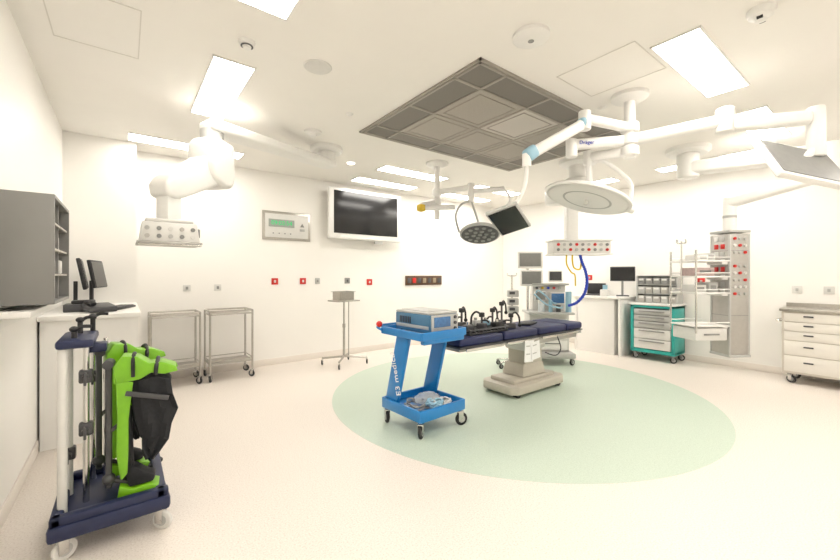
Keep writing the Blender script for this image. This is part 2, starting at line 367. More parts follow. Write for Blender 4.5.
for x,y,h in ((-.16,-.12,1.11),(-.15,.08,1.14),(-.10,.16,1.15)):
    b=B(); b.cyl((x,y,1.06),(x,y,h),.012,seg=12); b.sph((x,y,h+.008),.02,sc=(1,1,.8)); b.tube([(x,y,h),(x+.03,y,h+.02),(x+.07,y,h+.018)],.009); obj(b,'clamp_knob',BLACK,t)
for x,y,z in ((-.115,-.08,.86),(-.115,-.08,.58),(-.10,.2,.80),(-.195,.06,.42)):
    b=B(); b.box((x,y,z),(.06,.05,.07),bev=.01); b.cyl((x,y-.03,z),(x,y-.07,z),.016,seg=14); b.box((x,y-.08,z),(.012,.015,.07),bev=.004); obj(b,'pole_clamp',DGREY,t)
for x,y,r in((-.2,-.24,30),(.2,-.24,-40),(-.19,.25,60),(.19,.25,10)): caster(t,x,y,.052,.13,r,OFFW,CHROME,LGREY)
MXZ=Matrix(((1,0,0,0),(0,0,-1,0),(0,1,0,0),(0,0,0,1)))  # prism profile in x-z, thickness along y
def stirrup(loc,rz,lab):
    s=thing('leg_stirrup',lab,'leg support',loc,rz,'leg stirrups on the storage trolley')
    b=B()
    for y in(-.055,.055):
        b.prism([(-.055,.84),(.02,.82),(.0,.62),(.0,.45),(-.005,.33),(-.03,.30),(-.05,.45),(-.045,.62)],.012,Matrix.Translation((0,y,0))@MXZ,bev=.004)
        b.prism([(-.065,.91),(-.03,.965),(.04,.955),(.09,.915),(.15,.915),(.215,.885),(.225,.855),(.16,.845),(.10,.86),(.05,.83),(-.05,.82)],.016,Matrix.Translation((0,y,0))@MXZ,bev=.006)
    b.prism([(-.055,.84),(-.02,.84),(-.025,.62),(-.03,.45),(-.02,.33),(-.035,.30),(-.055,.45),(-.05,.62)],.115,MXZ,bev=.006)
    b.prism([(-.065,.91),(-.03,.965),(.04,.955),(.09,.915),(.15,.915),(.215,.885),(.215,.87),(.15,.895),(.085,.895),(.03,.93),(-.02,.94),(-.045,.90),(-.05,.82),(-.065,.82)],.118,MXZ,bev=.006)
    obj(b,'boot_shell',LIME,s,'glossy lime green angular shell')
    b=B()
    b.prism([(.0,.89),(.07,.88),(.15,.855),(.195,.82),(.185,.74),(.205,.66),(.175,.57),(.13,.50),(.11,.44),(.05,.50),(.02,.62),(.0,.76)],.085,MXZ,bev=.018)
    b.box((-.005,0,.50),(.035,.08,.36),rot=(0,rad(-2),0),bev=.015)
    obj(b,'foam_pad',BLKFAB,s,'black foam lining pad')
    fl=[]
    for z,x0,x1 in((.84,.04,.19),(.76,.05,.20),(.67,.06,.225),(.59,.065,.195),(.51,.06,.18),(.45,.07,.13),(.41,.085,.10)):
        fl.append([Vector((x0+(x1-x0)*k/6,-.062+.014*math.sin(k*1.9+z*25),z-.05*abs(k/6-.4))) for k in range(7)])
    b=B(); b.shell(fl,.014); b.shell([[Vector((p.x-.01,p.y+.125,p.z-.04)) for p in row] for row in fl],.014); obj(b,'fabric_flap',BLKFAB,s,'loose black fabric flap')
    obj(B().box((.085,-.075,.74),(.20,.010,.026),rot=(0,rad(16),0),bev=.003),'strap',DGREY,s)
    obj(B().tube([(.12,-.068,.85),(.125,-.066,.90),(.13,0,.93),(.125,.066,.90),(.12,.068,.85)],.010),'strap',BLACK,s)
    obj(B().tube([(.02,-.066,.85),(.02,-.066,.94),(.02,0,.965),(.02,.066,.94),(.02,.066,.85)],.009),'strap',BLACK,s)
    b=B(); b.beam((-.09,0,.25),(-.09,0,.94),.022,.028,bev=.008); b.cyl((-.09,-.04,.92),(-.09,.04,.92),.024); b.sph((-.09,0,.3),.03); b.beam((-.09,0,.3),(.02,0,.25),.022,.022,bev=.006)
    b.beam((-.09,0,.55),(-.03,0,.60),.02,.02,bev=.005)
    obj(b,'support_rod',DGREY,s)
    b=B(); b.prism([(-.05,.20),(.13,.20),(.145,.225),(.09,.25),(.02,.24),(-.04,.27)],.12,MXZ,bev=.008); obj(b,'lower_shell',LIME,s)
    obj(B().prism([(.0,.245),(.11,.25),(.12,.285),(.07,.315),(.02,.36),(-.02,.33)],.09,MXZ,bev=.012),'lower_pad',BLKFAB,s)
    return s
s1=stirrup((.02,2.64,.0),-6,'lime green and black padded leg stirrup boot stored upright')
s2=dup(s1,(-.03,2.86,.04),10,label='lime green and black padded leg stirrup boot behind another')
single(B().tube([(.0,0,.01),(.1,.05,.02),(.05,.14,.01),(-.08,.1,.015),(-.07,.0,.02)],.012,closed=True),'coiled_strap',[BLACK],'black coiled strap lying on the trolley base','strap',(.08,2.90,.192))
# ------------------------------------------------------------ stainless trolleys
def itrolley(x,y,w=.52,d=.40,h=.92):
    t=thing('instrument_trolley','empty stainless steel two-shelf instrument trolley on casters','trolley',(x,y,0),0,'stainless instrument trolleys by the wall')
    for sx in(-1,1):
        for sy in(-1,1):
            obj(B().cyl((sx*w/2,sy*d/2,.11),(sx*w/2,sy*d/2,h),.013,seg=16),'leg',STEEL,t); caster(t,sx*w/2,sy*d/2,.045,.12,random.choice((10,60,130,-40)),BLACK,CHROME,GREY)
    b=B(); b.bx(-w/2-.01,w/2+.01,-d/2-.01,d/2+.01,h-.05,h-.038,bev=.003); b.tube([(-w/2,-d/2,h),(w/2,-d/2,h),(w/2,d/2,h),(-w/2,d/2,h)],.012,closed=True,smooth=False); obj(b,'top_shelf',STEEL,t)
    b=B(); b.bx(-w/2-.005,w/2+.005,-d/2-.005,d/2+.005,.22,.232,bev=.003); b.tube([(-w/2,-d/2,.27),(w/2,-d/2,.27),(w/2,d/2,.27),(-w/2,d/2,.27)],.007,closed=True,smooth=False); obj(b,'bottom_shelf',STEEL,t)
    return t
it=itrolley(.50,5.79); dup(it,(1.13,5.77,0))
t=thing('basin_stand','slim stainless steel single-pole stand with square basin','instrument stand',(2.70,5.42,0),10)
b=B(); b.cyl((.0,0,.12),(0,0,.62),.018); b.cyl((0,0,.6),(0,0,1.0),.013); b.cyl((.09,0,.12),(.09,0,1.0),.009); b.cyl((0,0,.58),(0,0,.64),.024,seg=16); obj(b,'pole',STEEL,t)
b=B(); b.tube([(-.25,-.22,.11),(0,0,.13),(.25,.22,.11)],.016,smooth=False); b.tube([(-.25,.22,.11),(0,0,.13),(.28,-.22,.11)],.016,smooth=False); obj(b,'base_legs',STEEL,t)
for x,y in((-.25,-.22),(.25,.22),(-.25,.22),(.28,-.22)): caster(t,x,y,.036,.11,40,BLACK,CHROME,GREY)
b=B(); b.box((0,0,1.0),(.40,.30,.02),bev=.006); obj(b,'tray',STEEL,t)
b=B()
for sx in(-1,1): b.box((sx*.125,0,.065),(.006,.20,.13)); b.box((0,sx*.10,.065),(.25,.006,.13)); b.box((sx*.137,0,.131),(.03,.24,.006),bev=.002); b.box((0,sx*.112,.131),(.28,.03,.006),bev=.002)
b.box((0,0,.004),(.25,.20,.008)); single(b,'wash_basin',[STEEL],'straight-sided rectangular stainless steel basin on the stand','basin',(2.69,5.42,1.011),10)
# ------------------------------------------------------------ blue cart
t=thing('equipment_cart','bright blue equipment cart with slanted legs, trays and casters','equipment cart',(2.21,2.80,0),3)
b=B(); b.prism([(-.28,-.30),(.28,-.28),(.28,.30),(-.26,.30)],.03,Matrix.Translation((0,0,.86)),bev=.008)
for a,c in(((-.28,-.30),(.28,-.28)),((.28,-.28),(.28,.30)),((.28,.30),(-.26,.30)),((-.26,.30),(-.28,-.30))): b.beam((a[0],a[1],.88),(c[0],c[1],.88),.02,.07,bev=.006)
b.box((0,-.27,.83),(.5,.05,.05),bev=.012)
obj(b,'top_tray',BLUE,t)
b=B(); b.box((.0,0,.17),(.54,.54,.03),bev=.01)
for sx in(-1,1): b.box((sx*.265,0,.20),(.025,.56,.10),bev=.01)
for sy in(-1,1): b.box((0,sy*.27,.20),(.54,.025,.10),bev=.01)
obj(b,'bottom_tray',BLUE,t)
for sx in(-1,1):
    b=B(); b.prism([(.28,.14),(.10,.14),(-.09,.83),(.08,.86)],.035,Matrix.Translation((sx*.235,0,0))@Matrix(((0,0,1,0),(1,0,0,0),(0,1,0,0),(0,0,0,1))),bev=.008)
    obj(b,'slanted_leg',BLUE,t)
b=B(); b.tube([(-.27,.28,.88),(-.27,.36,.9),(-.18,.38,.91),(.18,.38,.91),(.27,.36,.9),(.27,.28,.88)],.013); obj(b,'push_handle',BLUE,t)
obj(B().sph((-.27,.33,.93),.03),'push_knob',RED,t)
text('E3 medical',.092,(-.256,.093,.50),(0,0,0),PAPER,t,label='white lettering on the leg').rotation_euler=(Matrix.Rotation(rad(-90),3,'Z')@Matrix.Rotation(rad(90),3,'X')@Matrix.Rotation(rad(-74.5+180),3,'Z')).to_euler()
for x,y,r in((-.24,-.24,30),(.24,-.24,-20),(-.24,.24,70),(.24,.24,100)): caster(t,x,y,.06,.16,r,BLACK,CHROME,LGREY)
t=thing('patient_warming_unit','blue-grey electronic medical unit with dark front display','medical device',(2.26,2.82,.876),3)
b=B(); b.box((0,0,.09),(.35,.50,.165),bev=.015); b.box((-.176,0,.055),(.006,.46,.03),mi=1,bev=.002); obj(b,'housing',[DEVBL,LGREY],t)
b=B(); b.box((0,0,.18),(.345,.495,.022),bev=.009); b.box((0,.02,.193),(.26,.38,.01),bev=.004); obj(b,'lid',LGREY,t)
b=B(); b.box((0,-.255,.09),(.33,.015,.155),bev=.006); obj(b,'front_panel',LGREY,t)
obj(B().box((-.04,-.265,.105),(.2,.008,.09),bev=.003),'display_screen',SBLUE,t)
for k in range(3): obj(B().cyl((.12,-.26,.04+k*.05),(.12,-.275,.04+k*.05),.015,seg=16),'control_knob',DGREY,t)
b=B(); [b.box((-.179,.02+k*.025,.11),(.006,.008,.06)) for k in range(7)]; o=obj(b,'vent_grille',[DGREY],t)
for sx in(-1,1):
    for sy in(-1,1): obj(B().cyl((sx*.13,sy*.2,-.0),(sx*.13,sy*.2,.012),.015),'foot',BLACK,t)
def coil(r,th,x,y,z,m,lab,sq=1.):
    b=B(); n=26; pts=[]
    for k in range(n*2):
        a=2*math.pi*k/13; rr=r*(1-.12*math.sin(k*1.3)); pts.append((rr*math.cos(a),sq*rr*math.sin(a),th+th*1.4*(k/13)*.7+.01*math.sin(k*2.1)+.012))
    b.tube(pts,th,seg=8,n=3); single(b,'coiled_cable',[m],lab,'cable',(x,y,z))
coil(.11,.008,2.12,2.76,.187,GREY,'grey coiled power cable in the cart tray')
coil(.09,.01,2.31,2.66,.187,OFFW,'white coiled hose in the cart tray',.8)
coil(.06,.006,2.35,2.86,.187,BLACK,'black coiled lead in the cart tray')
coil(.08,.009,2.2,2.62,.215,LBLUE,'pale blue coiled tubing in the cart tray',.7)
b=B(); b.sph((0,0,.06),.12,sc=(1.1,.8,.45),seg=24)
for v in b.bm.verts: v.co+=Vector((random.uniform(-1,1),random.uniform(-1,1),random.uniform(-1,1)))*.009
single(b,'plastic_bag',[BAG],'crumpled clear plastic bag holding cables','bag',(2.22,2.76,.19))
# ------------------------------------------------------------ operating table
t=thing('operating_table','navy padded operating table on a beige pedestal base','operating table',(3.93,2.95,0))
b=B(); b.prism([(-.52,-.2),(-.44,-.27),(.44,-.27),(.52,-.2),(.52,.2),(.44,.27),(-.44,.27),(-.52,.2)],.10,Matrix.Translation((0,0,.09)),bev=.02)
b.prism([(-.42,-.18),(.38,-.18),(.38,.18),(-.42,.18)],.05,Matrix.Translation((0,0,.16)),bev=.015)
for x in(-.4,.4):
    for y in(-.2,.2): b.cyl((x,y-.03,.04),(x,y+.03,.04),.04,mi=1,seg=16)
obj(b,'pedestal_base',[BEIGE,BLACK],t)
b=B(); b.box((.0,0,.26),(.46,.32,.15),bev=.02,top=(.85,.88)); b.box((.02,0,.41),(.34,.26,.20),bev=.015,mi=0); b.box((.02,0,.545),(.40,.30,.11),bev=.02,top=(1.12,1.08),mi=1)
obj(b,'lift_column',[BEIGE,OFFW],t)
b=B(); b.bx(-.15,.80,-.24,.24,.58,.66,bev=.01); b.bx(-1.32,-.15,-.22,.22,.63,.67,bev=.01); b.box((.3,0,.60),(.5,.36,.07),bev=.015,mi=1)
obj(b,'table_frame',[ALU,OFFW],t)
for sy in(-1,1):
    for x0,x1 in((-1.3,-.75),(-.68,-.12),(-.05,.8)):
        b=B(); b.bx(x0,x1,sy*.30-.006,sy*.30+.006,.645,.675,bev=.002); b.bx(x0+.05,x0+.07,min(sy*.24,sy*.30),max(sy*.24,sy*.30),.65,.67); b.bx(x1-.07,x1-.05,min(sy*.24,sy*.30),max(sy*.24,sy*.30),.65,.67)
        obj(b,'side_rail',CHROME,t)
for x0,x1 in((-1.36,-.72),(-.70,-.1),(-.08,.5),(.52,.88)):
    b=B(); b.bx(x0,x1,-.28,.28,.67,.69,bev=.004,mi=1); b.box(((x0+x1)/2,0,.735),(x1-x0,.56,.09),bev=.03,seg=4); obj(b,'mattress_section',[NAVY,DGREY],t,'navy blue vinyl mattress section')
for dx,dy,an,h in((-.33,-.318,4,.24),(-.22,-.325,-6,.20)):
    b=B(); b.box((dx,dy,.54),(.16,.004,h),rot=(0,rad(an),0))
    for r_ in range(2): b.box((dx-.02,dy-.003,.60-r_*.09),(.07,.001,.012),rot=(0,rad(an),0),mi=1)
    obj(b,'paper_tag',[PAPER,LGREY],t,'white printed paper sheet clipped to the side rail')
b=B(); b.tube([(.25,-.3,.66),(.3,-.32,.5),(.22,-.3,.42),(.15,-.2,.45)],.007); obj(b,'control_cable',DGREY,t)
t=thing('instrument_tray','black slatted instrument tray lying on the table','tray',(3.05,2.95,.782),2)
b=B(); b.box((0,0,.01),(.62,.44,.02),bev=.006); [b.box((-.27+k*.06,0,.025),(.02,.40,.02),bev=.003) for k in range(10)]; obj(b,'tray_base',BLACK,t)
b=B(); b.tube([(-.31,-.22,.05),(.31,-.22,.05),(.31,.22,.05),(-.31,.22,.05)],.009,closed=True,smooth=False); [b.cyl((x,y,.01),(x,y,.05),.008,seg=8) for x in(-.3,.3) for y in(-.21,.21)]; obj(b,'tray_rail',DGREY,t)
def clamp(x,y,rz,h,lab,z0=.817):
    t=thing('table_clamp',lab,'positioning clamp',(x,y,z0),rz)
    b=B(); b.box((0,0,.03),(.1,.07,.06),bev=.01); b.cyl((0,0,.05),(0,0,h),.012); obj(b,'clamp_body',DGREY,t)
    b=B(); b.box((0,0,h),(.05,.05,.05),bev=.01); b.tube([(0,0,h),(.06,.02,h+.03),(.11,.03,h-.02),(.12,.03,h-.1)],.011); b.sph((.12,.03,h-.12),.022); b.tube([(0,0,h*.6),(-.06,0,h*.62),(-.09,0,h*.5)],.01); obj(b,'clamp_arm',BLACK,t)
clamp(2.95,3.05,10,.19,'black articulated clamp standing on the instrument tray',.818)
clamp(3.06,2.85,100,.15,'black articulated clamp standing on the instrument tray',.818)
clamp(3.46,3.05,0,.2,'tall grey clamp with lever standing on the table',.781)
clamp(3.55,2.85,-30,.15,'small black clamp on the table',.781)
clamp(3.72,3.13,0,.26,'tall black clamp with bent arm on the table',.781)
for x,y,m,l in((3.2,3.08,LGREY,'small grey fitting box on the tray'),(2.84,2.84,DGREY,'small dark fitting box on the tray'),(3.28,2.83,BLACK,'small black fitting box on the tray'),(3.30,3.02,LBLUE,'small pale blue fitting box on the tray')):
    single(B().box((0,0,.03),(.1,.08,.06),bev=.01).cyl((0,0,.06),(0,0,.09),.02,mi=1),'fitting_box',[m,CHROME],l,'fitting',(x,y,.818))
single(B().box((0,0,.012),(.3,.16,.024),bev=.01),'arm_pad',[BLACK],'thin black gel pad on the mattress','pad',(4.0,2.95,.781),20)
# ------------------------------------------------------------ pendants and surgical lights
R=Vector((.7902,-.6129,0)); F=Vector((.6129,.7902,0)); Z=Vector((0,0,1))
t_o=Vector((2.0,4.5,H))
t=thing('supply_pendant','white ceiling supply pendant with articulated arm and outlet head','medical pendant',t_o)
def L(*p): return Vector(p)-t_o
b=B(); b.lathe([(0,0),(.20,0),(.20,-.04),(.17,-.07),(0,-.07)]); b.cyl((0,0,-.05),(0,0,-.18),.11); obj(b,'ceiling_mount',WHITE,t)
b=B(); b.beam(L(.58,3.96,2.775),L(2.08,4.53,2.80),.25,.105,bev=.03,taper=.85); obj(b,'upper_arm',WHITE,t)
# sloping elbow housing: profile in the vertical plane of the arm
ad=Vector((.25-.66,3.67-3.99,0)).normalized(); ay=Z.cross(ad)
ME=Matrix((ad,Z,ad.cross(Z))).transposed().to_4x4(); ME.translation=L(.64,3.985,0)
b=B(); b.cyl(L(.64,3.985,2.74),L(.64,3.985,2.62),.10,seg=32,mi=1)
b.prism([(-.15,2.64),(.10,2.66),(.155,2.60),(.17,2.42),(.12,2.28),(-.02,2.20),(-.13,2.22),(-.165,2.34)],.27,ME,bev=.045,seg=4); obj(b,'pivot_joint',[WHITE,LGREY],t)
b=B(); b.prism([(.0,2.50),(.16,2.46),(.52,2.19),(.565,2.12),(.55,2.03),(.47,2.01),(.38,2.04),(.02,2.22),(-.05,2.30)],.20,ME,bev=.03,seg=3); obj(b,'lower_arm',WHITE,t)
b=B(); b.box(L(.28,3.69,1.93),(.13,.13,.26),rot=(0,0,rad(37)),bev=.018); obj(b,'drop_tube',[WHITE],t)
b=B(); b.box(L(.28,3.69,1.825),(.32,.28,.03),bev=.012); b.box(L(.28,3.69,1.735),(.40,.33,.15),bev=.01,top=(.9,.92)); b.box(L(.28,3.69,1.65),(.43,.36,.02),bev=.005,mi=1); obj(b,'outlet_head',[OFFW,ALU],t)
for k in range(5):
    for j in range(2): obj(B().cyl(L(.13+k*.075,3.54,1.70+j*.06),L(.13+k*.075,3.517+.008*j,1.70+j*.06),.016,seg=14),'gas_outlet',[(ALU,GREY,LGREY,GREY,OFFW)[(k+2*j)%5]],t)
for j in range(2): obj(B().box(L(.478,3.62+.12*j,1.74),(.02,.07,.07),bev=.004),'power_socket',GREY,t)
obj(B().tube([L(.08,3.52,1.645),L(.08,3.47,1.63),L(.48,3.47,1.63),L(.48,3.52,1.645)],.007,smooth=False),'handle_rail',CHROME,t)
# main surgical light system
t_o=Vector((3.55,1.53,H))
t=thing('surgical_light_system','white ceiling-mounted surgical light with spring arms and monitors','surgical light',t_o)
b=B(); b.lathe([(0,0),(.15,0),(.15,-.03),(.1,-.06),(0,-.06)]); b.cyl((0,0,-.04),(0,0,-.56),.045,seg=28); obj(b,'ceiling_tube',WHITE,t)
b=B()
for z in(2.71,2.60,2.50): b.cyl(L(3.55,1.53,z+.04),L(3.55,1.53,z-.04),.075,seg=32,bev=.01)
obj(b,'arm_hub',WHITE,t)
E1=(3.06,1.68,2.72); M1=(2.53,1.86,2.32)
b=B(); b.beam(L(3.55,1.53,2.71),L(*E1),.08,.08,bev=.03); b.cyl(L(E1[0],E1[1],2.78),L(E1[0],E1[1],2.62),.05,bev=.01); obj(b,'extension_arm',WHITE,t)
b=B(); b.beam(L(E1[0],E1[1],2.68),L(M1[0],M1[1],M1[2]+.03),.075,.09,bev=.03); 
b.beam(L(2.60,1.84,2.405),L(2.51,1.865,2.335),.09,.105,bev=.03,mi=1); b.beam(L(3.09,1.67,2.70),L(3.01,1.695,2.655),.088,.10,bev=.03,mi=1); obj(b,'spring_arm',[WHITE,LBLUE],t)
b=B(); b.tube([L(2.52,1.865,2.34),L(2.52,1.87,2.18),L(2.50,1.89,2.06),L(2.42,1.94,1.90)],.016); b.cyl(L(2.52,1.865,2.36),L(2.52,1.865,2.26),.035); obj(b,'monitor_bracket',WHITE,t)
def plateM(c,a,bv):
    a=Vector(a).normalized(); bv=Vector(bv); bv=(bv-a*bv.dot(a)).normalized(); n=a.cross(bv); M=Matrix((a,bv,n)).transposed().to_4x4(); M.translation=Vector(c)-t_o; return M
def addplate(name,mats,c,a,bv,sx,sy,th,off=0.,bev=.008,lab=None):
    bb_=B(); tt=bmesh.new(); bmesh.ops.create_cube(tt,size=1)
    for v in tt.verts: v.co=Vector((v.co.x*sx,v.co.y*sy,v.co.z*th+off))
    bmesh.ops.bevel(tt,geom=tt.edges[:],offset=min(bev,th*.4),segments=2,affect='EDGES',profile=.5)
    bb_.add(tt,0,plateM(c,a,bv)); return obj(bb_,name,mats,t,lab)
a=R*.166-Z*.134+F*.21; bv=R*.197+Z*.063-F*.116
addplate('monitor_casing',[LGREY],(2.40,1.95,1.84),a,bv,.32,.255,.03)
addplate('monitor_screen',[SCREEN],(2.40,1.95,1.84),a,bv,.29,.225,.006,off=-.018)
addplate('monitor_screen',[SCREEN],(2.40,1.95,1.84),a,bv,.29,.225,.006,off=.018)
b=B(); b.beam(L(3.55,1.53,2.50),L(3.47,1.87,2.52),.075,.085,bev=.03); b.beam(L(3.55,1.53,2.60),L(3.16,1.89,2.57),.08,.095,bev=.03); b.cyl(L(3.18,1.87,2.62),L(3.18,1.87,2.46),.05,bev=.01); b.cyl(L(3.47,1.87,2.57),L(3.47,1.87,2.44),.045,bev=.008); obj(b,'extension_arm',WHITE,t)
ctr=Vector((3.46,1.87,2.14)); ax=(R*math.sin(rad(18))+Z*math.cos(rad(18))+F*.04).normalized()
q=Vector((0,0,1)).rotation_difference(ax).to_matrix().to_4x4(); ML=Matrix.Translation(ctr-t_o)@q
b=B(); b.lathe([(0,.03),(.16,.03),(.30,.02),(.37,.005),(.39,-.008),(.39,-.028),(.375,-.036),(.36,-.034)],ML,seg=64)
b.lathe([(0,.10),(.09,.10),(.12,.07),(.15,.025)],ML,seg=32); obj(b,'lamp_housing',WHITE,t)
b=B(); b.lathe([(0,-.035),(.355,-.035)],ML,seg=64); b.lathe([(.20,-.036),(.21,-.039),(.22,-.036)],ML,seg=48,mi=1); obj(b,'lamp_lens',[WHITE,LGREY],t)
b=B(); p=ML@Vector((0,0,-.03)); p2=ML@Vector((0,0,-.08)); b.cyl(p,p2,.018); obj(b,'sterile_handle',OFFW,t)
cR=ctr-t_o
b=B(); b.tube([L(3.47,1.87,2.46),L(3.47,1.87,2.46)+R*.14+Z*.02,L(3.47,1.87,2.36)+R*.32,L(3.47,1.87,2.24)+R*.41,cR+R*.39-Z*.12],.018); 
b.cyl(cR+R*.36-Z*.10,cR+R*.43-Z*.13,.035); b.cyl(L(3.47,1.87,2.48),cR+ax*.08,.028); obj(b,'yoke',WHITE,t)
text('Dräger',.045,L(3.237,1.757,2.577),(rad(90),0,rad(-42.6)),BHOSE,t,label='blue lettering on the arm')
b=B(); b.beam(L(3.55,1.53,2.60),L(3.87,.925,2.66),.10,.10,bev=.035); b.cyl(L(3.87,.925,2.76),L(3.87,.925,2.56),.065,bev=.015); obj(b,'extension_arm',WHITE,t)
b=B(); b.beam(L(3.88,.92,2.62),L(4.14,.46,2.60),.10,.11,bev=.035); b.cyl(L(4.16,.44,2.68),L(4.16,.44,2.30),.055,bev=.012); obj(b,'spring_arm',WHITE,t)
b=B(); b.beam(L(4.16,.44,2.36),L(4.02,.50,2.27),.05,.05,bev=.015); obj(b,'monitor_bracket',WHITE,t)
a=R*1.+F*.1-Z*.16; bv=F*.56+Z*.80-R*.1
addplate('monitor_casing',[WHITE],(3.97,.49,2.22),a,bv,.62,.42,.05,bev=.015,lab='flat pale-framed monitor panel tilted overhead')
addplate('monitor_back_plate',[GREY],(3.97,.49,2.22),a,bv,.56,.36,.01,off=.026 ,bev=.004)
addplate('monitor_screen',[SCREEN],(3.97,.49,2.22),a,bv,.58,.37,.006,off=-.027)
# second light system
t_o=Vector((3.52,4.14,H))
t=thing('surgical_light','smaller ceiling-mounted surgical light with dark round lamp head','surgical light',t_o)
b=B(); b.lathe([(0,0),(.16,0),(.16,-.03),(.1,-.06),(0,-.06)]); b.cyl((0,0,-.04),(0,0,-.80),.04,seg=24); obj(b,'ceiling_tube',WHITE,t)
b=B(); b.cyl((0,0,-.38),(0,0,-.47),.065,bev=.01); b.cyl((0,0,-.52),(0,0,-.60),.065,bev=.01); obj(b,'arm_hub',WHITE,t)
b=B(); b.beam((0,0,-.56),L(3.22,4.15,2.36),.07,.08,bev=.025); b.box(L(3.24,4.15,2.33),(.1,.1,.1),bev=.025,mi=1); b.beam(L(3.24,4.15,2.33),L(3.7,3.95,2.36),.06,.07,bev=.02); obj(b,'spring_arm',[WHITE,YEL],t)
b=B(); b.beam((0,0,-.42),L(3.75,3.69,2.60),.07,.08,bev=.025); b.cyl(L(3.75,3.69,2.66),L(3.75,3.69,2.40),.045,bev=.01); b.beam(L(3.75,3.69,2.55),L(4.05,3.35,2.56),.06,.07,bev=.02); b.tube([L(4.05,3.35,2.55),L(4.1,3.3,2.4),L(4.0,3.4,2.25)],.016); obj(b,'extension_arm',WHITE,t)
ctr=Vector((3.69,3.47,1.96))
b=B(); b.tube([L(3.75,3.69,2.42),L(3.62,3.75,2.36),L(3.47,3.70,2.18),ctr-R*.27-t_o],.015); b.tube([L(3.75,3.69,2.42),L(3.76,3.60,2.2),ctr-t_o+Z*.05],.014); obj(b,'yoke',LGREY,t)
q=Vector((0,0,1)).rotation_difference((R*.06+F*.42+Z).normalized()).to_matrix().to_4x4(); ML=Matrix.Translation(ctr-t_o)@q
b=B(); b.lathe([(0,.07),(.08,.065),(.2,.04),(.26,.0),(.265,-.03),(.25,-.04),(.24,-.035)],ML,seg=40); obj(b,'lamp_housing',LGREY,t)
b=B(); b.lathe([(0,-.032),(.245,-.036)],ML,seg=40)
for rr,nn in((0,1),(.085,6),(.175,12)):
    for i in range(nn):
        an=2*math.pi*i/nn; b.cyl(ML@Vector((rr*math.cos(an),rr*math.sin(an),-.03)),ML@Vector((rr*math.cos(an),rr*math.sin(an),-.044)),.028,seg=12,mi=1)
o=obj(b,'lamp_lens',[DGREY,GREY],t,'dark multi-lens lamp face')
# centre anaesthesia pendant
t_o=Vector((5.0,2.84,H))
t=thing('anaesthesia_pendant','white ceiling pendant column with wide outlet head and hoses','medical pendant',t_o,-37.8)
b=B(); b.lathe([(0,0),(.25,0),(.25,-.05),(.2,-.08),(0,-.08)]); b.cyl((0,0,-.05),(0,0,-.3),.12); obj(b,'ceiling_mount',WHITE,t)
b=B(); b.cyl((0,0,-.25),(0,0,-.55),.17,bev=.03,seg=36); b.beam((0,0,-.40),(-.35,.0,-.45),.2,.16,bev=.04); b.cyl((-.33,0,-.36),(-.33,0,-.62),.13,bev=.02); obj(b,'pivot_joint',WHITE,t)
b=B(); b.box((-.1,0,-.83),(.16,.16,.60),bev=.03); obj(b,'drop_column',WHITE,t)
b=B(); b.box((0,0,-1.22),(.78,.28,.17),bev=.015); b.box((0,0,-1.125),(.82,.32,.02),bev=.004,mi=1); b.box((0,0,-1.315),(.82,.32,.02),bev=.004,mi=1); obj(b,'outlet_head',[OFFW,WHITE],t)
for k in range(9):
    for j in range(2): obj(B().cyl((-.33+k*.083,-.135,-1.185-j*.07),(-.33+k*.083,-.155,-1.185-j*.07),.020,seg=14),'gas_outlet',[RED if (k+j)%3==0 else (LGREY if k%2 else GREY)],t)
b=B(); b.tube([(-.12,-.1,-1.31),(-.13,-.12,-1.40),(-.10,-.1,-1.50),(-.02,-.1,-1.52),(.0,-.1,-1.42),(.0,-.1,-1.31)],.011); b.tube([(-.2,-.1,-1.31),(-.2,-.1,-1.45),(-.14,-.1,-1.56),(-.08,-.08,-1.6),(-.06,-.05,-1.75)],.010); obj(b,'yellow_gas_hose',YEL,t)
b=B()
pts=cat([(-.02,-.1,-1.31),(.0,-.12,-1.42),(.05,-.12,-1.55),(.07,-.12,-1.70),(.04,-.1,-1.86),(-.04,-.05,-1.98),(-.14,.0,-2.03)],8)
b.tube(pts,.018,smooth=False)
for i in range(0,len(pts)-1,2): b.cyl(pts[i],pts[i]+(pts[i+1]-pts[i])*.5,.023,seg=12)
obj(b,'blue_corrugated_hose',BHOSE,t)
# right pendant with column & shelves
t_o=Vector((6.05,1.40,H))
t=thing('service_column_pendant','slim grey pendant service column with outlets, shelves and ceiling arm','medical pendant',t_o,-32)
Ri=Matrix.Rotation(rad(32),3,'Z')
def LL(*p): return Ri@(Vector(p)-t_o)
b=B(); b.lathe([(0,0),(.24,0),(.24,-.05),(.2,-.08),(0,-.08)],Matrix.Translation(LL(5.62,1.72,H))); b.cyl(LL(5.62,1.72,2.95),LL(5.62,1.72,2.62),.12,bev=.02); obj(b,'ceiling_mount',WHITE,t)
b=B(); b.beam(LL(5.62,1.72,2.74),LL(6.05,.50,2.74),.24,.16,bev=.04); b.cyl(LL(6.05,.52,2.83),LL(6.05,.52,2.42),.14,bev=.02,seg=32); obj(b,'upper_arm',WHITE,t)
b=B(); b.beam(LL(6.05,.55,2.52),LL(6.05,1.44,2.30),.18,.16,bev=.045,taper=.8); obj(b,'lower_arm',WHITE,t)
b=B(); b.cyl((0,0,-.62),(0,0,-1.08),.07,bev=.01); b.cyl((0,0,-.85),(0,0,-.88),.075,mi=1); obj(b,'drop_tube',[WHITE,LGREY],t)
b=B(); b.box((0,0,-1.84),(.27,.27,1.50),bev=.012); b.box((0,0,-1.06),(.29,.29,.03),bev=.006,mi=1); b.box((0,0,-2.60),(.29,.29,.03),bev=.006,mi=1)
for z in(-1.3,-1.75,-2.1): b.box((0,0,z),(.275,.275,.006),mi=2)
for sx in(-1,1):
    for sy in(-1,1): b.box((sx*.128,sy*.128,-1.84),(.024,.024,1.49),bev=.005,mi=1)
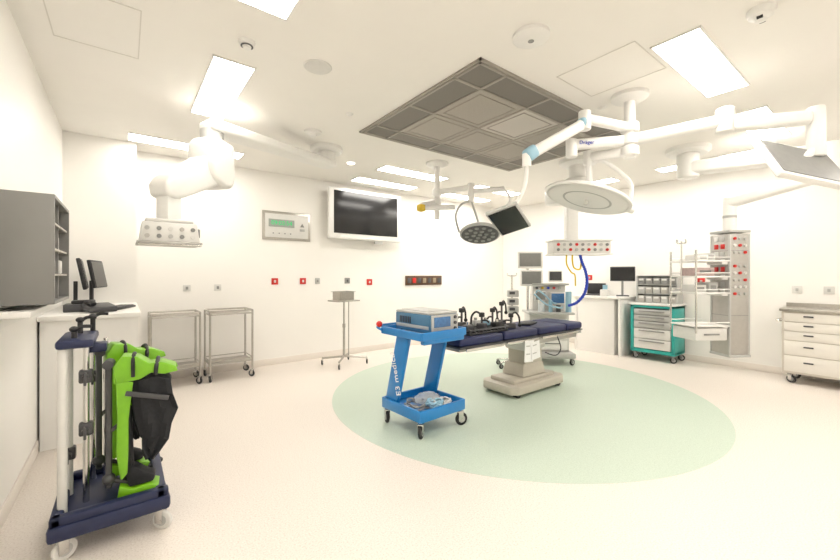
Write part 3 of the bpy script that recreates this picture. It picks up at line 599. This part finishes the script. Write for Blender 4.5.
obj(b,'column_body',[ALU,LGREY,GREY],t)
for j in range(9):
    for k in range(3):
        if j==3: continue
        z=-1.15-.085*j
        obj(B().cyl((-.07+k*.07,-.133,z),(-.07+k*.07,-.150,z),.018,seg=12),'gas_outlet',[RED if (j*3+k)%4==0 else (OFFW if j%2 else LGREY)],t)
for j in range(8):
    for k in range(2): obj(B().box((-.141,-.045+k*.09,-1.15-.095*j),(.014,.05,.06),bev=.003),'power_socket',[RED if j in(1,4) else (OFFW if (j+k)%2 else LGREY)],t)
for z in(-1.43,-1.62,-1.82,-2.22):
    b=B(); b.box((-.42,0,z),(.46,.40,.018),bev=.005); b.tube([(-.64,-.2,z+.045),(-.2,-.2,z+.045)],.006,smooth=False); b.tube([(-.64,.2,z+.045),(-.2,.2,z+.045)],.006,smooth=False); b.box((-.17,0,z-.02),(.09,.22,.04),bev=.004); obj(b,'shelf',WHITE,t)
b=B(); b.box((-.42,0,-2.32),(.42,.36,.15),bev=.01); b.box((-.42,-.185,-2.32),(.2,.012,.02),mi=1,bev=.003); obj(b,'shelf_drawer',[OFFW,GREY],t)
for x,y in((-.64,-.2),(-.64,.2)): obj(B().cyl((x,y,-1.30),(x,y,-2.3),.011,seg=12),'shelf_post',CHROME,t)
b=B(); b.cyl((-.66,0,-1.18),(-.66,0,-1.85),.009,seg=12); b.tube([(-.72,0,-1.16),(-.72,0,-1.2),(-.66,0,-1.2),(-.60,0,-1.2),(-.60,0,-1.16)],.006); b.tube([(-.66,-.06,-1.16),(-.66,-.06,-1.2),(-.66,.06,-1.2),(-.66,.06,-1.16)],.006); obj(b,'infusion_hook',CHROME,t)
shelfR=Matrix.Rotation(rad(-32),3,'Z')
for i,(x,y,z,s) in enumerate(((-.5,-.05,-1.421,(.14,.2,.07)),(-.33,.02,-1.421,(.12,.2,.09)),(-.45,0,-1.611,(.25,.25,.10)),(-.5,0,-1.811,(.16,.22,.09)),(-.32,0,-1.811,(.12,.2,.12)))):
    p=shelfR@Vector((x,y,z))+t_o
    single(B().box((0,0,s[2]/2),s,bev=.008).box((0,-s[1]/2,s[2]*.5),(s[0]*.6,.006,s[2]*.4),mi=1),'supply_box',[(OFFW,LGREY,PINK,OFFW,LGREY)[i],GREY],('white','grey','pale brown','white','grey')[i]+' supply box on the pendant shelf','box',p,-32)
# ------------------------------------------------------------ anaesthesia machine
t=thing('anaesthesia_machine','white anaesthesia workstation with stacked monitors on casters','anaesthesia machine',(5.40,3.60,0),-42)
b=B(); b.box((0,0,.15),(.72,.62,.08),bev=.02); obj(b,'wheel_base',LGREY,t)
for x in(-.3,.3):
    for y in(-.26,.26): caster(t,x,y,.05,.13,30,BLACK,GREY,LGREY)
b=B(); b.box((0,.08,.48),(.62,.42,.58),bev=.015); b.box((0,.0,.80),(.70,.56,.04),bev=.012,mi=1); b.box((.04,.16,1.03),(.52,.24,.42),bev=.015); b.box((.04,.12,1.25),(.58,.36,.03),bev=.008,mi=1); obj(b,'cabinet_body',[OFFW,LGREY],t)
for k in range(3):
    d=obj(B().box((0,-.14,.29+k*.17),(.54,.03,.15),bev=.006),'drawer',WHITE,t); obj(B().box((0,-.162,.32+k*.17),(.3,.014,.018),bev=.004),'handle',GREY,d)
def mon(cx,cz,w,h,scr,y=-.02):
    m=obj(B().box((cx,y,cz),(w,.05,h),bev=.01),'monitor',WHITE,t); obj(B().box((cx,y-.028,cz+.005),(w*.84,.006,h*.78),bev=.002),'screen',scr,m)
mon(-.28,1.64,.40,.27,GREY); mon(-.26,1.35,.36,.26,GREY); mon(.12,1.38,.22,.18,DGREY); mon(.16,1.02,.24,.20,SBLUE,y=-.0); mon(-.12,1.06,.18,.16,GREY,y=-.04)
b=B(); b.cyl((-.3,.06,.82),(-.3,.06,1.75),.02); b.box((-.3,.03,1.65),(.1,.08,.1),bev=.01); b.box((-.3,.03,1.33),(.1,.08,.1),bev=.01); obj(b,'monitor_pole',CHROME,t)
b=B(); b.cyl((-.12,-.12,.82),(-.12,-.12,.95),.05,mi=1); b.cyl((-.12,-.12,.95),(-.12,-.12,1.0),.055); b.cyl((.28,-.18,.82),(.28,-.18,1.14),.045,mi=2); b.cyl((.0,-.2,.82),(.0,-.2,1.0),.03,mi=2); b.cyl((.12,-.2,.82),(.12,-.2,.93),.035,mi=3); obj(b,'breathing_unit',[OFFW,LENS,LBLUE,DGREY],t)
for k in range(5): obj(B().cyl((-.16+k*.09,.04,1.19),(-.16+k*.09,-.0,1.19),.02,seg=14),'flow_knob',[(DGREY,YEL,BHOSE,RED,LGREY)[k]],t)
b=B(); b.tube([(.1,-.15,.95),(.0,-.3,.98),(-.12,-.28,1.1),(-.18,-.1,1.15),(-.2,.0,1.0)],.013); b.tube([(.2,-.15,.9),(.1,-.35,.9),(-.1,-.34,.95),(-.25,-.2,1.1)],.012); obj(b,'breathing_hose',LBLUE,t)
t=thing('infusion_stand','chrome infusion stand with stacked pumps','infusion stand',(4.66,3.72,0),-40)
b=B(); b.cyl((0,0,.1),(0,0,1.40),.012); b.tube([(-.07,0,1.43),(-.06,0,1.39),(.06,0,1.39),(.07,0,1.43)],.006); 
for k in range(5):
    an=2*math.pi*k/5; b.beam((0,0,.12),(.24*math.cos(an),.24*math.sin(an),.09),.03,.02,bev=.005)
obj(b,'pole',CHROME,t)
for k in range(5):
    an=2*math.pi*k/5; caster(t,.24*math.cos(an),.24*math.sin(an),.035,.09,20,BLACK,GREY,GREY)
for k in range(3): obj(B().box((0,-.06,.88+k*.12),(.16,.12,.10),bev=.012).box((-.02,-.122,.89+k*.12),(.08,.006,.04),mi=1),'infusion_pump',[LGREY,DGREY],t)
# ------------------------------------------------------------ right wall furniture
t=thing('work_desk','white laminate work desk block against the wall','desk',(7.0,3.46,0),-90)
b=B(); b.bx(-.42,-.38,-.3,.28,0,.98,bev=.004); b.bx(.38,.42,-.3,.28,0,.98,bev=.004); b.bx(-.38,.38,.2,.28,0,.98); b.bx(-.38,.3,-.28,.2,0,.98,bev=.004); obj(b,'desk_body',WHITE2,t)
obj(B().bx(-.44,.44,-.33,.285,.98,1.02,bev=.006),'desktop',WHITE2,t)
t=thing('computer_monitor','dark wall-side computer monitor on a stand','monitor',(7.05,3.16,1.02),-62)
obj(B().box((0,0,.01),(.20,.16,.02),bev=.006),'stand_base',DGREY,t); obj(B().cyl((0,.03,.02),(0,.03,.42),.018),'stand_neck',GREY,t)
obj(B().box((0,0,.40),(.40,.035,.26),bev=.008),'casing',DGREY,t); obj(B().box((0,-.02,.40),(.37,.005,.23)),'screen',SCREEN,t)
t=thing('laptop_computer','open black laptop on the work desk','laptop',(6.98,3.62,1.02),-70)
obj(B().box((0,0,.012),(.32,.24,.024),bev=.006),'keyboard_base',DGREY,t); obj(B().box((0,.13,.12),(.32,.015,.21),rot=(rad(-12),0,0),bev=.005),'display_lid',BLACK,t)
single(B().box((0,0,.06),(.14,.14,.12),bev=.015).cyl((0,0,.12),(0,0,.2),.04,mi=1),'glove_dispenser',[OFFW,LBLUE],'white dispenser box on the work desk','dispenser',(6.82,3.36,1.021),-80)
t=thing('supply_cart','teal wheeled medical cart with pale grey drawers','medical cart',(7.0,2.58,0),-90)
W,Dp,Hh=.66,.44,.90
b=B(); b.bx(-W/2,-W/2+.05,-Dp/2,Dp/2,.14,Hh,bev=.008); b.bx(W/2-.05,W/2,-Dp/2,Dp/2,.14,Hh,bev=.008); b.bx(-W/2,W/2,Dp/2-.03,Dp/2,.14,Hh,bev=.006); b.bx(-W/2,W/2,-Dp/2,Dp/2,.12,.18,bev=.01); b.bx(-W/2,W/2,-Dp/2,Dp/2,Hh-.04,Hh,bev=.008)
obj(b,'cart_body',TEAL,t)
b=B(); b.bx(-W/2-.02,W/2+.02,-Dp/2-.02,Dp/2+.01,Hh,Hh+.03,bev=.01); b.tube([(-W/2-.02,-.15,Hh),(-W/2-.06,-.15,Hh+.02),(-W/2-.06,.15,Hh+.02),(-W/2-.02,.15,Hh)],.012); obj(b,'cart_top',OFFW,t)
zz=.19
for h in(.17,.17,.12,.10,.10):
    d=obj(B().bx(-W/2+.06,W/2-.06,-Dp/2-.012,Dp/2-.05,zz,zz+h-.012,bev=.005),'drawer',LGREY if h<.15 else OFFW,t)
    obj(B().box((0,-Dp/2-.022,zz+h-.045),(.38,.02,.018),bev=.004),'handle',GREY,d); zz+=h
for x in(-.28,.28):
    for y in(-.17,.17): caster(t,x,y,.05,.13,25,BLACK,GREY,LGREY)
t=thing('bin_organiser','grey tiered bin organiser on top of the cart','storage bins',(7.08,2.58,.931),-90)
b=B(); b.bx(-.31,-.29,-.12,.12,0,.46); b.bx(.29,.31,-.12,.12,0,.46); b.bx(-.29,.29,.10,.12,0,.46); [b.bx(-.29,.29,-.12,.10,z,z+.01) for z in(.0,.15,.30,.45)]; obj(b,'organiser_frame',LGREY,t)
for j in range(3):
    for k in range(5):
        x=-.232+k*.116; z=.012+j*.15
        b=B(); b.box((x,-.015,z+.055),(.105,.20,.11),bev=.006); b.box((x,-.118,z+.08),(.07,.006,.03),mi=1); obj(b,'storage_bin',[(LGREY if (j+k)%2 else ALU) if j<2 else GREY,OFFW],t)
t=thing('drawer_cabinet','cream metal drawer cabinet with stainless top on casters','cabinet',(7.02,.56,0),-90)
W,Dp,Hh=.94,.46,.93
b=B(); b.bx(-W/2,W/2,-Dp/2,Dp/2,.13,Hh,bev=.008); obj(b,'cabinet_body',CREAMD,t)
b=B(); b.bx(-W/2-.02,W/2+.02,-Dp/2-.03,Dp/2+.01,Hh,Hh+.035,bev=.006); b.bx(-W/2-.02,W/2+.02,Dp/2-.01,Dp/2+.01,Hh+.03,Hh+.09); obj(b,'cabinet_top',STEEL,t)
b=B(); b.tube([(-W/2,-.15,.8),(-W/2-.06,-.15,.8),(-W/2-.06,.15,.8),(-W/2,.15,.8)],.012); obj(b,'push_handle',CHROME,t)
for x in(-.4,.4):
    for y in(-.17,.17): caster(t,x,y,.052,.135,-20,BLACK,CHROME,GREY)
zz=.16
for h in(.21,.19,.12,.12,.12):
    d=obj(B().bx(-W/2+.025,W/2-.025,-Dp/2-.012,-Dp/2+.02,zz,zz+h-.010,bev=.004),'drawer',CREAM,t)
    for hx in(-.22,.22): obj(B().box((hx,-Dp/2-.018,zz+h*.6),(.09,.014,.018),bev=.005),'handle',DGREY,d)
    zz+=h
# ------------------------------------------------------------ camera, world
w=D.worlds.new('world'); SC.world=w; w.use_nodes=True; w.node_tree.nodes['Background'].inputs[0].default_value=(1,.95,.88,1); w.node_tree.nodes['Background'].inputs[1].default_value=.3
cam=D.cameras.new('camera'); co=D.objects.new('camera',cam); COL.objects.link(co)
cam.sensor_width=36; cam.lens=36*380/840; cam.shift_y=-5/840; cam.clip_start=.05
co.location=(0,0,1.4); co.rotation_euler=(rad(90),0,rad(-37.8)); SC.camera=co
SC.view_settings.view_transform='Standard'; SC.view_settings.look='None'
